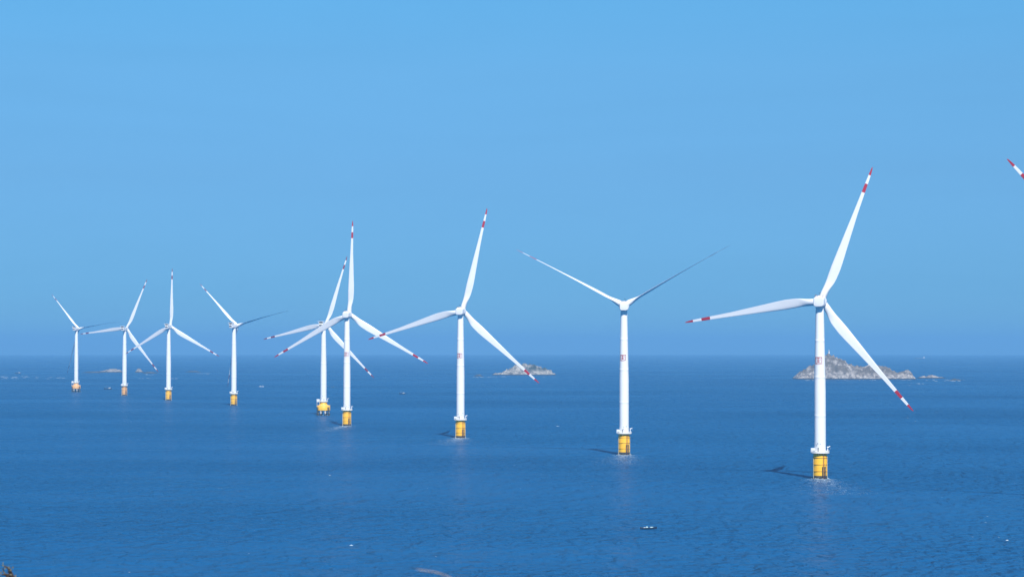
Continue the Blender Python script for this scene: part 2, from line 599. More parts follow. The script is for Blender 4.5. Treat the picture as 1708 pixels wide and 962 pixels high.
def turbine(px, py, hub_h, R_, yaw, theta, style, label, feather=False, emblem=True, orange=False, pile_cap=False, x_override=None):
    base = on_sea(px, py) if x_override is None else Vector((x_override[0], x_override[1], drop(*x_override)))
    root = empty('offshore_wind_turbine', base)
    tag(root, label, 'wind turbine', 'wind turbines standing in the sea')
    fm = M['orange'] if orange else M['yellow']
    camaz = math.atan2(-base.y, -base.x)                # azimuth that points at the viewer

    def pol(r, a, z):                                   # a counted from the viewer's side, + = to the viewer's right
        aa = camaz + a
        return Vector((r * math.cos(aa), r * math.sin(aa), z))
    DECK = 13.7
    if not pile_cap:
        # --- foundation: yellow transition piece with a dark tide zone
        bm = B()
        lathe(bm, [(3.56, -4), (3.56, 1.7), (3.58, 1.72), (3.58, DECK - 1.0), (3.4, DECK - 0.5), (3.4, DECK)], 48, mi=[1, 0, 0, 0, 0])
        fnd = obj('foundation', bm, [fm, M['tide']], root)
        # rubbing frame of pipes round it
        bm = B()
        for z in (11.2, 7.7, 4.2):
            ring_pipe(bm, 3.78, z, 0.12)
            for k in range(12):
                a = 2 * PI * k / 12
                tube(bm, (3.25 * math.cos(a), 3.25 * math.sin(a), z), (3.75 * math.cos(a), 3.75 * math.sin(a), z), .09, n=6)
        obj('pipe_ring', bm, fm, fnd)
        for a in (-1.35, -1.1, 1.3, 2.6, 3.6):
            bm = B()
            tube(bm, pol(3.84, a, -1), pol(3.84, a, 11.6), 0.11, n=10)
            tube(bm, pol(3.84, a, 11.55), pol(3.5, a, 12.1), 0.11, n=10)
            obj('cable_pipe', bm, M['pipe'], fnd)
        # boat landing: two bumper pipes and a rusty ladder
        bm = B()
        for da in (0.34, 0.66):
            tube(bm, pol(4.35, da, -1.5), pol(4.35, da, 6.6), 0.24, n=10)
            for z in (.9, 3.4, 6.2):
                tube(bm, pol(3.2, da, z), pol(4.35, da, z), .12, n=8)
        bl = obj('boat_landing', bm, M['tide'], fnd)
        bm = B()
        for da in (0.44, 0.56):
            tube(bm, pol(3.9, da, -.5), pol(3.9, da, DECK - .3), 0.07, n=6)
        for i in range(34):
            z = .2 + i * .4
            tube(bm, pol(3.9, .44, z), pol(3.9, .56, z), .035, n=5)
        obj('ladder', bm, M['rust'], fnd)
        # --- platform
        bm = B()
        lathe(bm, [(2.9, DECK - .45), (4.75, DECK - .35), (4.85, DECK - .3), (4.85, DECK), (2.9, DECK + .02)], 40)
        for k in range(10):
            a = 2 * PI * k / 10
            tube(bm, (3.2 * math.cos(a), 3.2 * math.sin(a), DECK - 1.5), (4.6 * math.cos(a), 4.6 * math.sin(a), DECK - .4), .1, n=6)
        plat = obj('platform', bm, M['rail'], root, angle=30)
        pr = 4.75
    else:
        # --- concrete pile cap on raking steel piles
        bm = B()
        lathe(bm, [(5.9, 4.9), (6.7, 5.1), (6.7, 9.0), (6.3, 9.5), (4.1, 10.6), (3.7, 11.0), (3.5, 13.2), (3.3, DECK)], 40)
        fnd = obj('pile_cap', bm, fm, root)
        for k in range(8):
            a = 2 * PI * (k + .5) / 8
            bm = B()
            ca, sa = math.cos(a), math.sin(a)
            tube(bm, (6.5 * ca, 6.5 * sa, -4), (5.75 * ca, 5.75 * sa, 1.9), .95, n=16, mi=1)
            tube(bm, (5.75 * ca, 5.75 * sa, 1.9), (5.45 * ca, 5.45 * sa, 4.92), .9, n=16, mi=0)
            obj('pile', bm, [M['pilewhite'], M['tide']], fnd)
        for sgn in (-.9, .7):
            bm = B()
            for da in (-.09, .09):
                tube(bm, pol(7.6, sgn + da, -1.5), pol(7.6, sgn + da, 8.5), .3, n=8)
                tube(bm, pol(6.5, sgn + da, 7.6), pol(7.6, sgn + da, 7.6), .15, n=6)
            for i in range(12):
                tube(bm, pol(7.6, sgn - .09, i * .7), pol(7.6, sgn + .09, i * .7), .08, n=5)
            obj('boat_landing', bm, M['tide'], fnd)
        bm = B()
        for z in (10.0, 10.5):
            ring_pipe(bm, 6.5, z, .06, n=40, m=6)
        for k in range(20):
            a = 2 * PI * k / 20
            tube(bm, (6.5 * math.cos(a), 6.5 * math.sin(a), 9.2), (6.5 * math.cos(a), 6.5 * math.sin(a), 10.5), .05, n=5)
        obj('cap_railing', bm, M['rail'], fnd)
        bm = B()
        lathe(bm, [(2.9, DECK - .4), (4.4, DECK - .3), (4.4, DECK), (2.9, DECK + .02)], 36)
        c = pol(5.2, -1.45, DECK - .16)
        box(bm, c, (2.8, 2.8, .3), camaz)
        for (dx, dy) in ((-1.2, -1.2), (1.2, -1.2), (1.2, 1.2), (-1.2, 1.2)):
            tube(bm, c + Vector((dx, dy, -.1)), (c.x + dx, c.y + dy, 9.2), .14, n=6)
        plat = obj('platform', bm, M['rail'], root, angle=30)
        pr = 4.3
    # railing with toe boards
    bm = B()
    for z in (.55, 1.15):
        ring_pipe(bm, pr, DECK + z, .055, n=44, m=6)
    nposts = 22
    for k in range(nposts):
        a = 2 * PI * k / nposts
        tube(bm, (pr * math.cos(a), pr * math.sin(a), DECK - .02), (pr * math.cos(a), pr * math.sin(a), DECK + 1.18), .05, n=5)
    lathe(bm, [(pr + .03, DECK + .05), (pr + .03, DECK + .42)], 44, capb=False, capt=False)
    for k in range(nposts):                              # screens tied to some bays
        if k % 5 in (0, 1, 2, 4):
            continue
        a0, a1 = 2 * PI * k / nposts, 2 * PI * (k + 1) / nposts
        vs = [bm.verts.new(((pr + .07) * math.cos(a), (pr + .07) * math.sin(a), z)) for a, z in ((a0, DECK + .45), (a1, DECK + .45), (a1, DECK + 1.1), (a0, DECK + 1.1))]
        bm.faces.new(vs)
    obj('railing', bm, M['rail'], plat, angle=30)
    # equipment cabinet at the left, davit crane at the right
    bm = B()
    c = pol(4.0 if not pile_cap else 5.2, -1.25 if not pile_cap else -1.45, DECK + 1.25)
    box(bm, c, (1.5, 1.7, 2.3) if not pile_cap else (2.6, 2.6, 2.5), camaz - .3, bev=.06)
    obj('equipment_cabinet', bm, M['boatwhite'], plat)
    bm = B()
    p0 = pol(4.15, 1.25, DECK); p1 = pol(4.15, 1.25, DECK + 2.7); p2 = pol(5.2, 1.5, DECK + 3.4)
    tube(bm, p0, p1, .26, .22, 10); tube(bm, p1 + Vector((0, 0, -.15)), p2, .3, .16, 10)
    box(bm, p1 + Vector((0, 0, .1)), (.9, .7, .7), camaz, bev=.05)
    tube(bm, p2, p2 - Vector((0, 0, 1.6)), .03, n=5)
    obj('davit_crane', bm, M['boatwhite'], plat)
    # --- tower
    ttop = hub_h - 2.9
    rb, rt = 3.02, 2.12

    def tr(z):
        u = max(0, min(1, (z - DECK) / (ttop - DECK)))
        if u < .42: return rb
        v = (u - .42) / .58
        return rb + (rt - rb) * (v * .9 + .1 * v * v)
    bm = B()
    prof = []
    nseg = 60
    seams = {15, 31, 46}
    for i in range(nseg + 1):
        z = DECK + .02 + (ttop - DECK) * i / nseg
        rr = tr(z)
        prof.append((rr, z))
        if i in seams:
            prof += [(rr + .008, z + .03), (rr + .008, z + .22), (tr(z + .3), z + .25)]
    lathe(bm, prof, 56)
    tow = obj('tower', bm, M['tower'], root, angle=50)
    # door and vents on the viewer's side
    bm = B()
    a = camaz + (-.30 if not pile_cap else .15)
    for (hw, z0, z1, dr, mi) in ((.55, DECK + .45, DECK + 2.75, .06, 0), (.43, DECK + .58, DECK + 2.6, .09, 1)):
        vs = []
        for (s, z) in ((-hw, z0), (hw, z0), (hw, z1), (-hw, z1)):
            aa = a + s / rb
            vs.append((Vector(((rb + dr) * math.cos(aa), (rb + dr) * math.sin(aa), z)), Vector(((rb - .05) * math.cos(aa), (rb - .05) * math.sin(aa), z))))
        A = [bm.verts.new(v[0]) for v in vs]; Bq = [bm.verts.new(v[1]) for v in vs]
        f = bm.faces.new(A); f.material_index = mi
        for k in range(4):
            f = bm.faces.new((A[k], A[(k + 1) % 4], Bq[(k + 1) % 4], Bq[k])); f.material_index = mi
    obj('door', bm, [M['rail'], M['grey']], tow, smooth=False)
    rnd = random.Random(int(px))
    for k in range(4):
        bm = B()
        aa = camaz + rnd.uniform(-.7, .7); z = DECK + rnd.uniform(1.5, 7)
        p = Vector((math.cos(aa), math.sin(aa), 0))
        box(bm, p * (rb + .06) + Vector((0, 0, z)), (.14, rnd.uniform(.3, .6), rnd.uniform(.25, .5)), aa)
        obj('vent_box', bm, M['grey'], tow, smooth=False)
    if emblem:
        obj('emblem', emblem_mesh(tr, 61.5, camaz - .27), M['emblem'], tow, smooth=False)
    # --- nacelle frame: +Y of the frame is upwind (away from the viewer)
    phi = R(yaw)
    tilt = R(4)
    ax = Vector((math.sin(phi) * math.cos(tilt), math.cos(phi) * math.cos(tilt), math.sin(tilt)))
    u = Vector((math.cos(phi), -math.sin(phi), 0))
    up = u.cross(ax)
    Mn = Matrix((( u.x, ax.x, up.x, 0), (u.y, ax.y, up.y, 0), (u.z, ax.z, up.z, hub_h), (0, 0, 0, 1)))
    if style == 'drum':
        OH = 6.2
        bm = B()
        revolve_y(bm, [(-4.9, 1.9), (-4.82, 2.35), (-4.5, 2.6), (-3.9, 2.68), (1.5, 2.72), (2.1, 2.72)], 44, sx=1.06, sz=.95, ex=4.5)
        nac = obj('nacelle', bm, M['white'], root, angle=35)
        nac.matrix_local = Mn
        bm = B()
        revolve_y(bm, [(2.05, 2.6), (2.1, 3.1), (2.25, 3.22), (4.2, 3.22), (4.35, 3.1), (4.4, 2.4)], 56)
        obj('generator', bm, M['white'], nac, angle=35)
        bm = B()                                          # roof rail, hatch and coolers
        for x in (-1.9, 1.9):
            tube(bm, (x, -4.2, 3.5), (x, 1.6, 3.5), .06, n=6)
            for y in (-4.2, -2.3, -.4, 1.6):
                tube(bm, (x, y, 2.4), (x, y, 3.5), .05, n=6)
        tube(bm, (-1.9, -4.2, 3.5), (1.9, -4.2, 3.5), .06, n=6)
        obj('roof_railing', bm, M['rust'], nac)
        for c_, s_ in (((-1.0, -3.2, 2.8), (1.3, 1.4, .8)), ((1.1, -2.0, 2.75), (1.0, 1.6, .6)), ((0, .4, 2.8), (2.2, 1.6, .5))):
            bm = B()
            box(bm, c_, s_, bev=.1)
            obj('roof_cooler', bm, M['white'], nac)
        bm = B()
        tube(bm, (.7, -4.3, 2.3), (.7, -4.3, 4.9), .05, n=6); tube(bm, (.35, -4.3, 4.7), (1.05, -4.3, 4.7), .05, n=6)
        box(bm, (.35, -4.3, 4.9), (.2, .2, .3)); box(bm, (1.05, -4.3, 4.9), (.2, .2, .3))
        obj('wind_sensor', bm, M['dark'], nac)
        hp = [(4.3, 1.9), (4.5, 2.15), (5.4, 2.35), (6.8, 2.3), (7.8, 1.95), (8.5, 1.3), (8.85, .5), (8.9, .05)]
    else:
        OH = 6.4
        bm = B()
        box(bm, (0, -1.9, .1), (4.3, 11.0, 4.2), bev=.45)
        nac = obj('nacelle', bm, M['white'], root, angle=35)
        nac.matrix_local = Mn
        bm = B()                                          # big roof cooler frame across the rear
        box(bm, (0, -6.6, 4.15), (7.4, .9, .45), bev=.05)
        for x in (-2.1, 2.1):
            box(bm, (x, -6.6, 3.1), (.35, .88, 1.95))
        box(bm, (0, -6.6, 2.2), (5.2, .9, .3))
        ck = obj('roof_cooler', bm, M['white'], nac, angle=35)
        bm = B()
        box(bm, (0, -6.55, 3.13), (3.8, .5, 1.6))
        obj('cooler_grille', bm, M['dark'], nac, smooth=False)
        bm = B()
        box(bm, (0, -7.42, .35), (3.3, .12, 1.3))
        obj('rear_vent', bm, M['dark'], nac, smooth=False)
        bm = B()
        lathe(bm, [(2.15, -3.0), (2.3, -2.6), (2.3, -1.9)], 32)
        obj('yaw_collar', bm, M['grey'], nac)
        bm = B()
        tube(bm, (-1.3, -6.6, 4.3), (-1.3, -6.6, 6.3), .07, n=6); box(bm, (-1.3, -6.6, 6.2), (.5, .3, .4))
        obj('wind_sensor', bm, M['dark'], nac)
        hp = [(3.5, 1.7), (3.7, 2.0), (4.6, 2.15), (6.6, 2.15), (7.7, 1.8), (8.5, 1.1), (8.8, .4), (8.85, .05)]
    bm = B()
    revolve_y(bm, hp, 40)
    for k in range(3):                                    # blade sockets
        a = R(theta + 120 * k)
        d = Vector((math.cos(a), 0, math.sin(a)))
        tube(bm, Vector((0, OH, 0)) + d * .6, Vector((0, OH, 0)) + d * 2.35, 1.9, 1.86, 24)
    hub = obj('hub', bm, M['white'], root, angle=35)
    hub.matrix_local = Mn
    hc = Vector((0, 0, hub_h)) + ax * OH
    for k in range(3):
        a = R(theta + 120 * k)
        d = u * math.cos(a) + up * math.sin(a)
        xx = ax.cross(d)
        Mb = Matrix(((xx.x, ax.x, d.x, hc.x), (xx.y, ax.y, d.y, hc.y), (xx.z, ax.z, d.z, hc.z), (0, 0, 0, 1)))
        local_up = Mb.to_3x3().transposed() @ Vector((0, 0, 1))
        pitch = R(93.5) if feather else R(4)
        bm = blade_mesh(R_, pitch, 2.6 if feather else 0, local_up, abs(math.cos(a)))
        bo = obj('blade', bm, [M['white'], M['red' if style == 'drum' else 'dullred']], root, angle=50)
        bo.matrix_local = Mb
    return root


turbine(1368, 798, 92.4, 74.7, 15, 68.9, 'drum', 'largest whole turbine, right of centre, red tipped blades in front of the rocky island')
turbine(1041, 758, 94.3, 78.8, 3, 31.0, 'drum', 'turbine with two thin blades raised in a wide V and red seal on its tower', feather=True)
turbine(768, 730, 95.0, 79.2, 13, 76.2, 'drum', 'turbine whose lower right blade tip crosses the small rocky islet')
turbine(578.5, 710, 95.8, 80.8, 14, 88.0, 'drum', 'turbine with one blade straight up and a red seal, overlapping the turbine on piles')
turbine(539.5, 692.5, 89.2, 71.3, 17, 72.0, 'box', 'turbine on a broad yellow cap over piles, just left of a larger turbine', emblem=False, pile_cap=True)
turbine(390, 676, 91.6, 72.5, 27, 15.5, 'box', 'turbine with a drooping right blade, standing alone on a slim yellow base', feather=True, emblem=False)
turbine(281, 667.5, 92.6, 73.3, 14, 88.7, 'box', 'third turbine from left, a blade straight up, no seal, slim yellow base', emblem=False)
turbine(207.5, 659.5, 91.8, 74.6, 17, 66.0, 'box', 'distant turbine on a faded orange base between two others near the far islets', emblem=False, orange=True)
turbine(127, 653.5, 93.5, 70.5, 20, 10.5, 'box', 'farthest, leftmost turbine on a pale orange cap over piles', feather=True, emblem=False, orange=True, pile_cap=True)
turbine(1868, 851, 94.0, 74.7, 15, 131.0, 'drum', 'turbine mostly outside the right edge, only a red tipped blade showing', x_override=(262, 1028))


# ------------------------------------------------------------------ islands and rocks
def island(name, prof_px, ywater, depth, label, m, seed, cell=1.5, rough=1.15, crag=3.0, cat=None):
    """rocky ground whose skyline follows the outline seen in the photo; prof_px = (px, py of skyline)"""
    xs_ = [p[0] for p in prof_px]
    x0, x1 = xs_[0], xs_[-1]
    cpx = (x0 + x1) / 2
    base = on_sea(cpx, ywater)
    base.y += depth * .42
    base.z = drop(base.x, base.y)
    dist = base.y
    mpp = dist / FPX
    W = (x1 - x0) * mpp
    yw = 481 - FPX * math.tan(math.atan((base.z - EYE) / dist) - PITCH)

    def H(px):
        for (a, ya), (b_, yb) in zip(prof_px, prof_px[1:]):
            if a <= px <= b_:
                s = (px - a) / (b_ - a)
                return max(0, (yw - (ya + (yb - ya) * s))) * mpp
        return 0
    nx_, ny_ = max(20, int(W / cell)), max(12, int(depth / cell))
    bm = B()
    rows = []
    for j in range(ny_ + 1):
        v = j / ny_ * 2 - 1                       # -1 near shore .. 1 far shore
        row = []
        for i in range(nx_ + 1):
            s = i / nx_
            X = (s - .5) * W * 1.04
            Y = v * depth / 2
            px_ = cpx + X / mpp
            q = Vector((X * .03 + seed, Y * .03, seed))
            ridge = noise.fractal(q, 1.0, 2.0, 4) * .22
            e = v + ridge * .8
            f = max(0, 1 - abs(e - .1) ** 1.7 * 1.06)
            f = f ** .75 if e < .1 else f
            h = H(px_) * f
            env = min(1, h / 6.0)
            p = Vector((X, Y, 0))
            c1 = noise.voronoi(p * .085 + Vector((seed, 0, 0)))[0]
            c2 = noise.voronoi(p * .22 + Vector((0, seed, 0)))[0]
            cr_ = (c1[1] - c1[0]) * crag + (c2[1] - c2[0]) * crag * .45 - crag * .55
            fr = noise.fractal(p * .16 + Vector((seed, 5, 0)), .8, 2.1, 4) * 1.8 * rough
            z = h + (cr_ + fr) * env - (1.6 if h < .4 else 0)
            row.append(bm.verts.new((X, Y, max(z, -2.5))))
        rows.append(row)
    for j in range(ny_):
        for i in range(nx_):
            bm.faces.new((rows[j][i], rows[j][i + 1], rows[j + 1][i + 1], rows[j + 1][i]))
    o = obj(name, bm, m, smooth=True, angle=28)
    o.location = base
    tag(o, label, cat, kind='structure')
    return o, base, mpp, H, cpx


big, bbase, bm_pp, bH, bcx = island('island',
    [(1330, 632), (1334, 624.5), (1338, 621), (1348, 615), (1357, 612), (1366, 605), (1373, 597), (1378, 593), (1383, 591), (1387, 589), (1392, 591), (1399, 594),
     (1407, 598), (1413, 600), (1419, 605), (1430, 609), (1441, 612), (1452, 609.5), (1460, 605.5), (1469, 608), (1479, 609.5), (1488, 612), (1495, 618), (1505, 620.5), (1511, 619.5), (1516, 617.5), (1522, 617.5), (1526, 625), (1530, 632)],
    632.5, 110, 'large pale rocky island with scrubby peak behind the biggest turbine', M['rock'], 3.1, crag=6.0, rough=1.6)
island('island',
    [(821, 624.6), (826, 621.8), (832, 622.2), (838, 621), (843, 617), (850, 615), (856, 610.5), (860, 608), (866, 608.5), (872, 605.5), (876, 604.5), (880, 608), (884, 606.5), (892, 607), (896, 609.5), (905, 613.5), (911, 613.5), (916, 616), (922, 620.5), (928, 625)],
    625.4, 70, 'small whitish rocky islet under the blade tip of the centre turbine', M['rockpale'], 8.4, crag=6.5, rough=2.2, cell=1.2)
island('rocks', [(1531, 631), (1536, 627.8), (1542, 626.8), (1548, 627), (1555, 624.8), (1560, 625.8), (1568, 628.2), (1574, 628.6), (1580, 631)], 630.8, 26, 'low dark rocks just off the right tip of the big island', M['rock'], 1.2, cell=1.2, crag=2)
island('rocks', [(1583, 634), (1590, 631.5), (1600, 632), (1608, 634)], 634, 14, 'low wave washed rocks at the far right of the big island', M['rockdark'], 4.9, cell=1.1, crag=1.5)
island('islet', [(156, 621), (163, 619), (172, 617.5), (180, 615), (188, 614.5), (196, 616), (203, 621)], 621, 60, 'long low dull islet between the two leftmost turbines', M['rockmid'], 6.6, cell=2.0, crag=2.2)
island('reef', [(136, 621), (146, 619.6), (160, 619.4), (170, 621.4)], 621.6, 30, 'low dark reef left of the long pale islet', M['rockdark'], 2.6, cell=2, crag=1)
island('islet', [(224, 620.5), (227, 615.5), (230, 613.5), (233, 614.5), (236, 619), (240, 621)], 621, 36, 'small steep pale rock right of the orange based turbine', M['rockmid'], 7.7, cell=1.5, crag=2.4)
island('reef', [(236, 622), (244, 620), (252, 620), (258, 621), (263, 622.5)], 622.5, 30, 'dark reef trailing right from the small steep pale rock', M['rockdark'], 9.7, cell=2, crag=1)
island('reef', [(308, 620), (316, 618.5), (326, 618.6), (336, 620.5)], 620.5, 40, 'far dark reef between the third and fourth turbines from the left', M['rockdark'], 5.2, cell=2.4, crag=1)
island('rocks', [(789, 627), (795, 624.8), (800, 623.8), (803, 625.5), (808, 627)], 627, 22, 'low rock left of the small whitish islet', M['rockdark'], 6.1, cell=1.4, crag=1)

# beacon on the peak of the big island
peak_x = (1387 - bcx) * bm_pp
dg = bpy.context.evaluated_depsgraph_get()
best = max((v.co for v in big.data.vertices if abs(v.co.x - peak_x) < 4), key=lambda c: c.z)
bc = empty('beacon_tower', bbase + Vector((best.x, best.y, best.z - .6)))
tag(bc, 'tiny white beacon tower on the peak of the large island', 'beacon')
bm = B(); lathe(bm, [(1.7, 0), (1.5, 1), (1.2, 5.0), (1.2, 5.1)], 16); obj('shaft', bm, M['rail'], bc)
bm = B(); lathe(bm, [(1.7, 5.1), (1.7, 5.4), (1.0, 5.42)], 16); obj('gallery', bm, M['grey'], bc)
bm = B(); lathe(bm, [(.9, 5.42), (.9, 6.9), (1.1, 6.95), (.1, 7.8)], 12); obj('lantern', bm, M['rail'], bc)


# ------------------------------------------------------------------ boats
def hull_mesh(L_, W_, Hh, sheer=.35):
    bm = B()
    n = 18
    rings = []
    for i in range(n + 1):
        s = i / n
        x = (s - .5) * L_
        wv = W_ / 2 * (1 - max(0, (s - .45) / .55) ** 2.2) * (.82 + .18 * min(1, s / .25))
        top = Hh * (1 + sheer * (max(0, s - .4) / .6) ** 2 * 1.4 + .12 * (1 - s) ** 2)
        wv = max(wv, .03)
        pts = [(-wv, top), (-wv * .94, top * .5), (-wv * .72, 0), (-wv * .3, -Hh * .35), (wv * .3, -Hh * .35), (wv * .72, 0), (wv * .94, top * .5), (wv, top), (wv * .86, top), (wv * .8, top * .45), (-wv * .8, top * .45), (-wv * .86, top)]
        rings.append([bm.verts.new((x, y, z)) for y, z in pts])
    m_ = 12
    for A, Bq in zip(rings, rings[1:]):
        for k in range(m_):
            f = bm.faces.new((A[k], A[(k + 1) % m_], Bq[(k + 1) % m_], Bq[k]))
            f.material_index = 1 if k in (7, 8, 9, 10, 11) else 0
    bm.faces.new(rings[0][::-1]); bm.faces.new(rings[-1])
    return bm


def fishing_boat(px, py, L_, rz, label, hullmat='hull'):
    r_ = empty('fishing_boat', on_sea(px, py), rz)
    tag(r_, label, 'boat', 'small boats out on the water')
    W_, Hh = L_ * .28, L_ * .11
    obj('hull', hull_mesh(L_, W_, Hh), [M[hullmat], M['deck']], r_, angle=40)
    bm = B(); box(bm, (-L_ * .2, 0, Hh * 1.25), (L_ * .22, W_ * .6, Hh * 1.7), bev=.08)
    wh = obj('wheelhouse', bm, M['boatwhite'], r_)
    bm = B(); box(bm, (-L_ * .2, 0, Hh * 2.2), (L_ * .28, W_ * .72, .12)); obj('wheelhouse_roof', bm, M['boatwhite'], wh)
    bm = B(); box(bm, (-L_ * .2, 0, Hh * 1.65), (L_ * .222, W_ * .5, Hh * .45)); box(bm, (-L_ * .2, 0, Hh * 1.65), (L_ * .17, W_ * .61, Hh * .45))
    obj('window', bm, M['glass'], wh, smooth=False)
    bm = B(); tube(bm, (L_ * .12, 0, Hh * .5), (L_ * .12, 0, Hh * 4.2), .08, .05, 8); tube(bm, (L_ * .12, 0, Hh * 3.8), (L_ * .36, 0, Hh * 2.6), .05, n=6)
    obj('mast', bm, M['grey'], r_)
    return r_


fishing_boat(180, 649, 12.5, R(184), 'dark hulled fishing boat near the orange based turbine at left')
fishing_boat(671, 657, 9.5, R(170), 'tiny boat between the tall blade up turbine and the centre turbine')
fishing_boat(436, 645, 8, R(5), 'tiny pale boat just right of the drooping blade turbine', 'boatwhite')
fishing_boat(30, 623, 16, R(188), 'dark boat near the foam line at the far left')

# near skiff with white gear on board
sk = empty('skiff', on_sea(1082.5, 882), R(14))
tag(sk, 'small dark open skiff carrying pale boxes and floats, nearest boat at bottom centre', 'boat', 'small boats out on the water')
obj('hull', hull_mesh(6.4, 1.9, .62, .5), [M['hull'], M['hull']], sk, angle=40)
bm = B(); box(bm, (-3.3, 0, .65), (.35, .4, .6), bev=.06); tube(bm, (-3.35, 0, .4), (-3.45, 0, -.4), .08, n=8); obj('outboard_motor', bm, M['dark'], sk)
for (x, y, z, s) in ((-.75, .25, .66, (.8, .8, .7)), (1.0, -.15, .62, (1.3, .8, .55)), (-2.0, 0, .5, (.6, .7, .4))):
    bm = B(); box(bm, (x, y, z), s, R(random.uniform(-12, 12)), bev=.18); obj('fish_box', bm, M['paleblue'], sk)
for x in (-2.2, .35):
    bm = B(); box(bm, (x, 0, .5), (.28, 1.6, .07)); obj('thwart', bm, M['deck'], sk)
bm = B()
for k in range(3):
    a = random.uniform(0, 6.28)
    bmesh.ops.create_icosphere(bm, subdivisions=2, radius=random.uniform(.16, .26), matrix=Matrix.Translation((-1.9 + random.uniform(-.35, .35), random.uniform(-.5, .5), .62)))
obj('net_floats', bm, M['boatwhite'], sk)

# distant ship on the horizon
sp = empty('cargo_ship', on_sea(1534, 598.2), R(178))
tag(sp, 'hazy low ship near the horizon, above the rocks at right', 'ship')
obj('hull', hull_mesh(62, 11, 3.2, .3), [M['hull'], M['deck']], sp)
bm = B(); box(bm, (-24, 0, 5.5), (8, 8, 6), bev=.2); box(bm, (-24, 0, 9.6), (6, 9.5, 2.2), bev=.1); box(bm, (-27, 0, 11.5), (2, 2, 3)); obj('bridge', bm, M['boatwhite'], sp)
bm = B(); box(bm, (3, 0, 3.6), (40, 8, 1.4), bev=.1); obj('hatch_cover', bm, M['grey'], sp)

# ------------------------------------------------------------------ foam
def foam_obj(name, label, spots):
    bm = B()
    for (x, y, L_, W_) in spots:
        n = 14 if L_ > 1.0 else 6
        ring = []
        off = random.uniform(0, 100)
        for k in range(n):
            a = 2 * PI * k / n
            rr = 1 + .55 * noise.noise(Vector((math.cos(a) * 1.3 + off, math.sin(a) * 1.3, off)))
            X, Y = x + math.cos(a) * L_ / 2 * rr, y + math.sin(a) * W_ / 2 * rr
            ring.append(bm.verts.new((X, Y, drop(X, Y) + (.22 if L_ > 1.0 else .1))))
        c = bm.verts.new((x, y, drop(x, y) + (.45 if L_ > 1.0 else .14)))
        for k in range(n):
            bm.faces.new((ring[k], ring[(k + 1) % n], c))
    o = obj(name, bm, M['foam'])
    tag(o, label, None, kind='stuff')
    return o


rn = random.Random(11)
spots = []
# seen in the photo
for (px, py, wpx) in ((930, 711, 8), (757, 731, 3), (727, 928, 4), (282, 809, 4), (365, 814, 3), (370, 814.5, 3), (326, 838, 2), (1560, 815, 2.5), (1571, 829, 3), (1644, 871, 6),
                      (1666, 896, 6), (1680, 901.5, 8), (1622, 895, 4), (1693, 806, 3), (1692, 831, 2), (1647, 861, 6), (550, 793, 5), (486, 846, 4), (340, 725, 2.5), (216, 954, 6),
                      (1415, 770, 3), (1419, 778, 3), (1452, 805, 3), (1514, 697, 3), (1527, 703, 3), (858, 776, 3), (437, 865, 3), (586, 910, 10), (415, 923, 4), (1247, 712, 2), (1535, 784, 4), (100, 780, 3)):
    p = on_sea(px, py)
    m_ = p.y / FPX
    spots.append((p.x, p.y, wpx * m_ * .65, wpx * m_ * .22 + .3))
for _ in range(16):                                      # sparse whitecaps elsewhere
    py = 640 + 322 * rn.random() ** .8
    px = rn.uniform(-300, 2000)
    p = on_sea(px, py)
    m_ = p.y / FPX
    s = rn.uniform(.4, 1.4)
    spots.append((p.x, p.y, s * m_ * 1.5, .4 + s * m_ * .45))
foam_obj('whitecaps', 'small scattered whitecaps on the open sea', spots)
spots = []


def line_foam(x0, x1, y, n, jy, wmin, wmax):
    for _ in range(n):
        px, py = rn.uniform(x0, x1), y + rn.uniform(-jy, jy)
        p = on_sea(px, py)
        m_ = p.y / FPX
        L_ = rn.uniform(wmin, wmax) * m_
        spots.append((p.x, p.y, L_, rn.uniform(8, 22)))


line_foam(0, 108, 630, 26, 1.6, 2, 7)
line_foam(0, 60, 628, 12, 1.5, 2, 6)
line_foam(240, 262, 624.6, 5, .5, 2, 5)
line_foam(286, 296, 631.2, 3, .3, 2, 6)
line_foam(218, 250, 631, 4, .5, 2, 5)
line_foam(330, 356, 623, 8, .4, 2, 6)
line_foam(782, 845, 628.6, 16, .7, 2, 6)
line_foam(1340, 1380, 634, 7, .6, 2, 6)
line_foam(1380, 1530, 634, 16, .5, 1.5, 4)
line_foam(1545, 1612, 634.5, 18, 1.3, 1.5, 6)
line_foam(1582, 1600, 635.5, 5, .6, 2, 6)
line_foam(880, 925, 628.6, 4, .4, 1.5, 4)
line_foam(538, 566, 645, 4, 1.3, 1.5, 3)
line_foam(1515, 1540, 641, 6, 2, 1, 3)
for o_ in [o for o in C.objects if o.name.startswith('offshore_wind_turbine')]:
    cx_, cy_ = o_.location.x, o_.location.y
    rr_ = 7.2 if any(c.name.startswith('pile_cap') for c in o_.children) else 4.2
    for _ in range(9):
        a = rn.uniform(0, 6.28)
        spots.append((cx_ + math.cos(a) * rr_, cy_ + math.sin(a) * rr_, rn.uniform(.6, 1.8), rn.uniform(.4, 1.1)))
    if cy_ < 2300:                                        # pale flecks added before the nearer bases to imitate the towers' reflections
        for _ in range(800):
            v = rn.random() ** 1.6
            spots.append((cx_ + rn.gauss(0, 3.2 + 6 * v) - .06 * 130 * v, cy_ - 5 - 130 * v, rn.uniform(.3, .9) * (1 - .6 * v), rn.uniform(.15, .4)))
foam_obj('surf_and_glints', 'white foam on reefs, shores and turbine bases, plus flecks imitating tower reflections', spots)

# ------------------------------------------------------------------ near plants on the headland
def at_near(px, py, d):
    v = Vector(((px - 854) / FPX, 1.0, -(py - 481) / FPX))
    v.rotate(Matrix.Rotation(PITCH, 3, 'X'))
    return Vector((0, 0, EYE)) + v * d


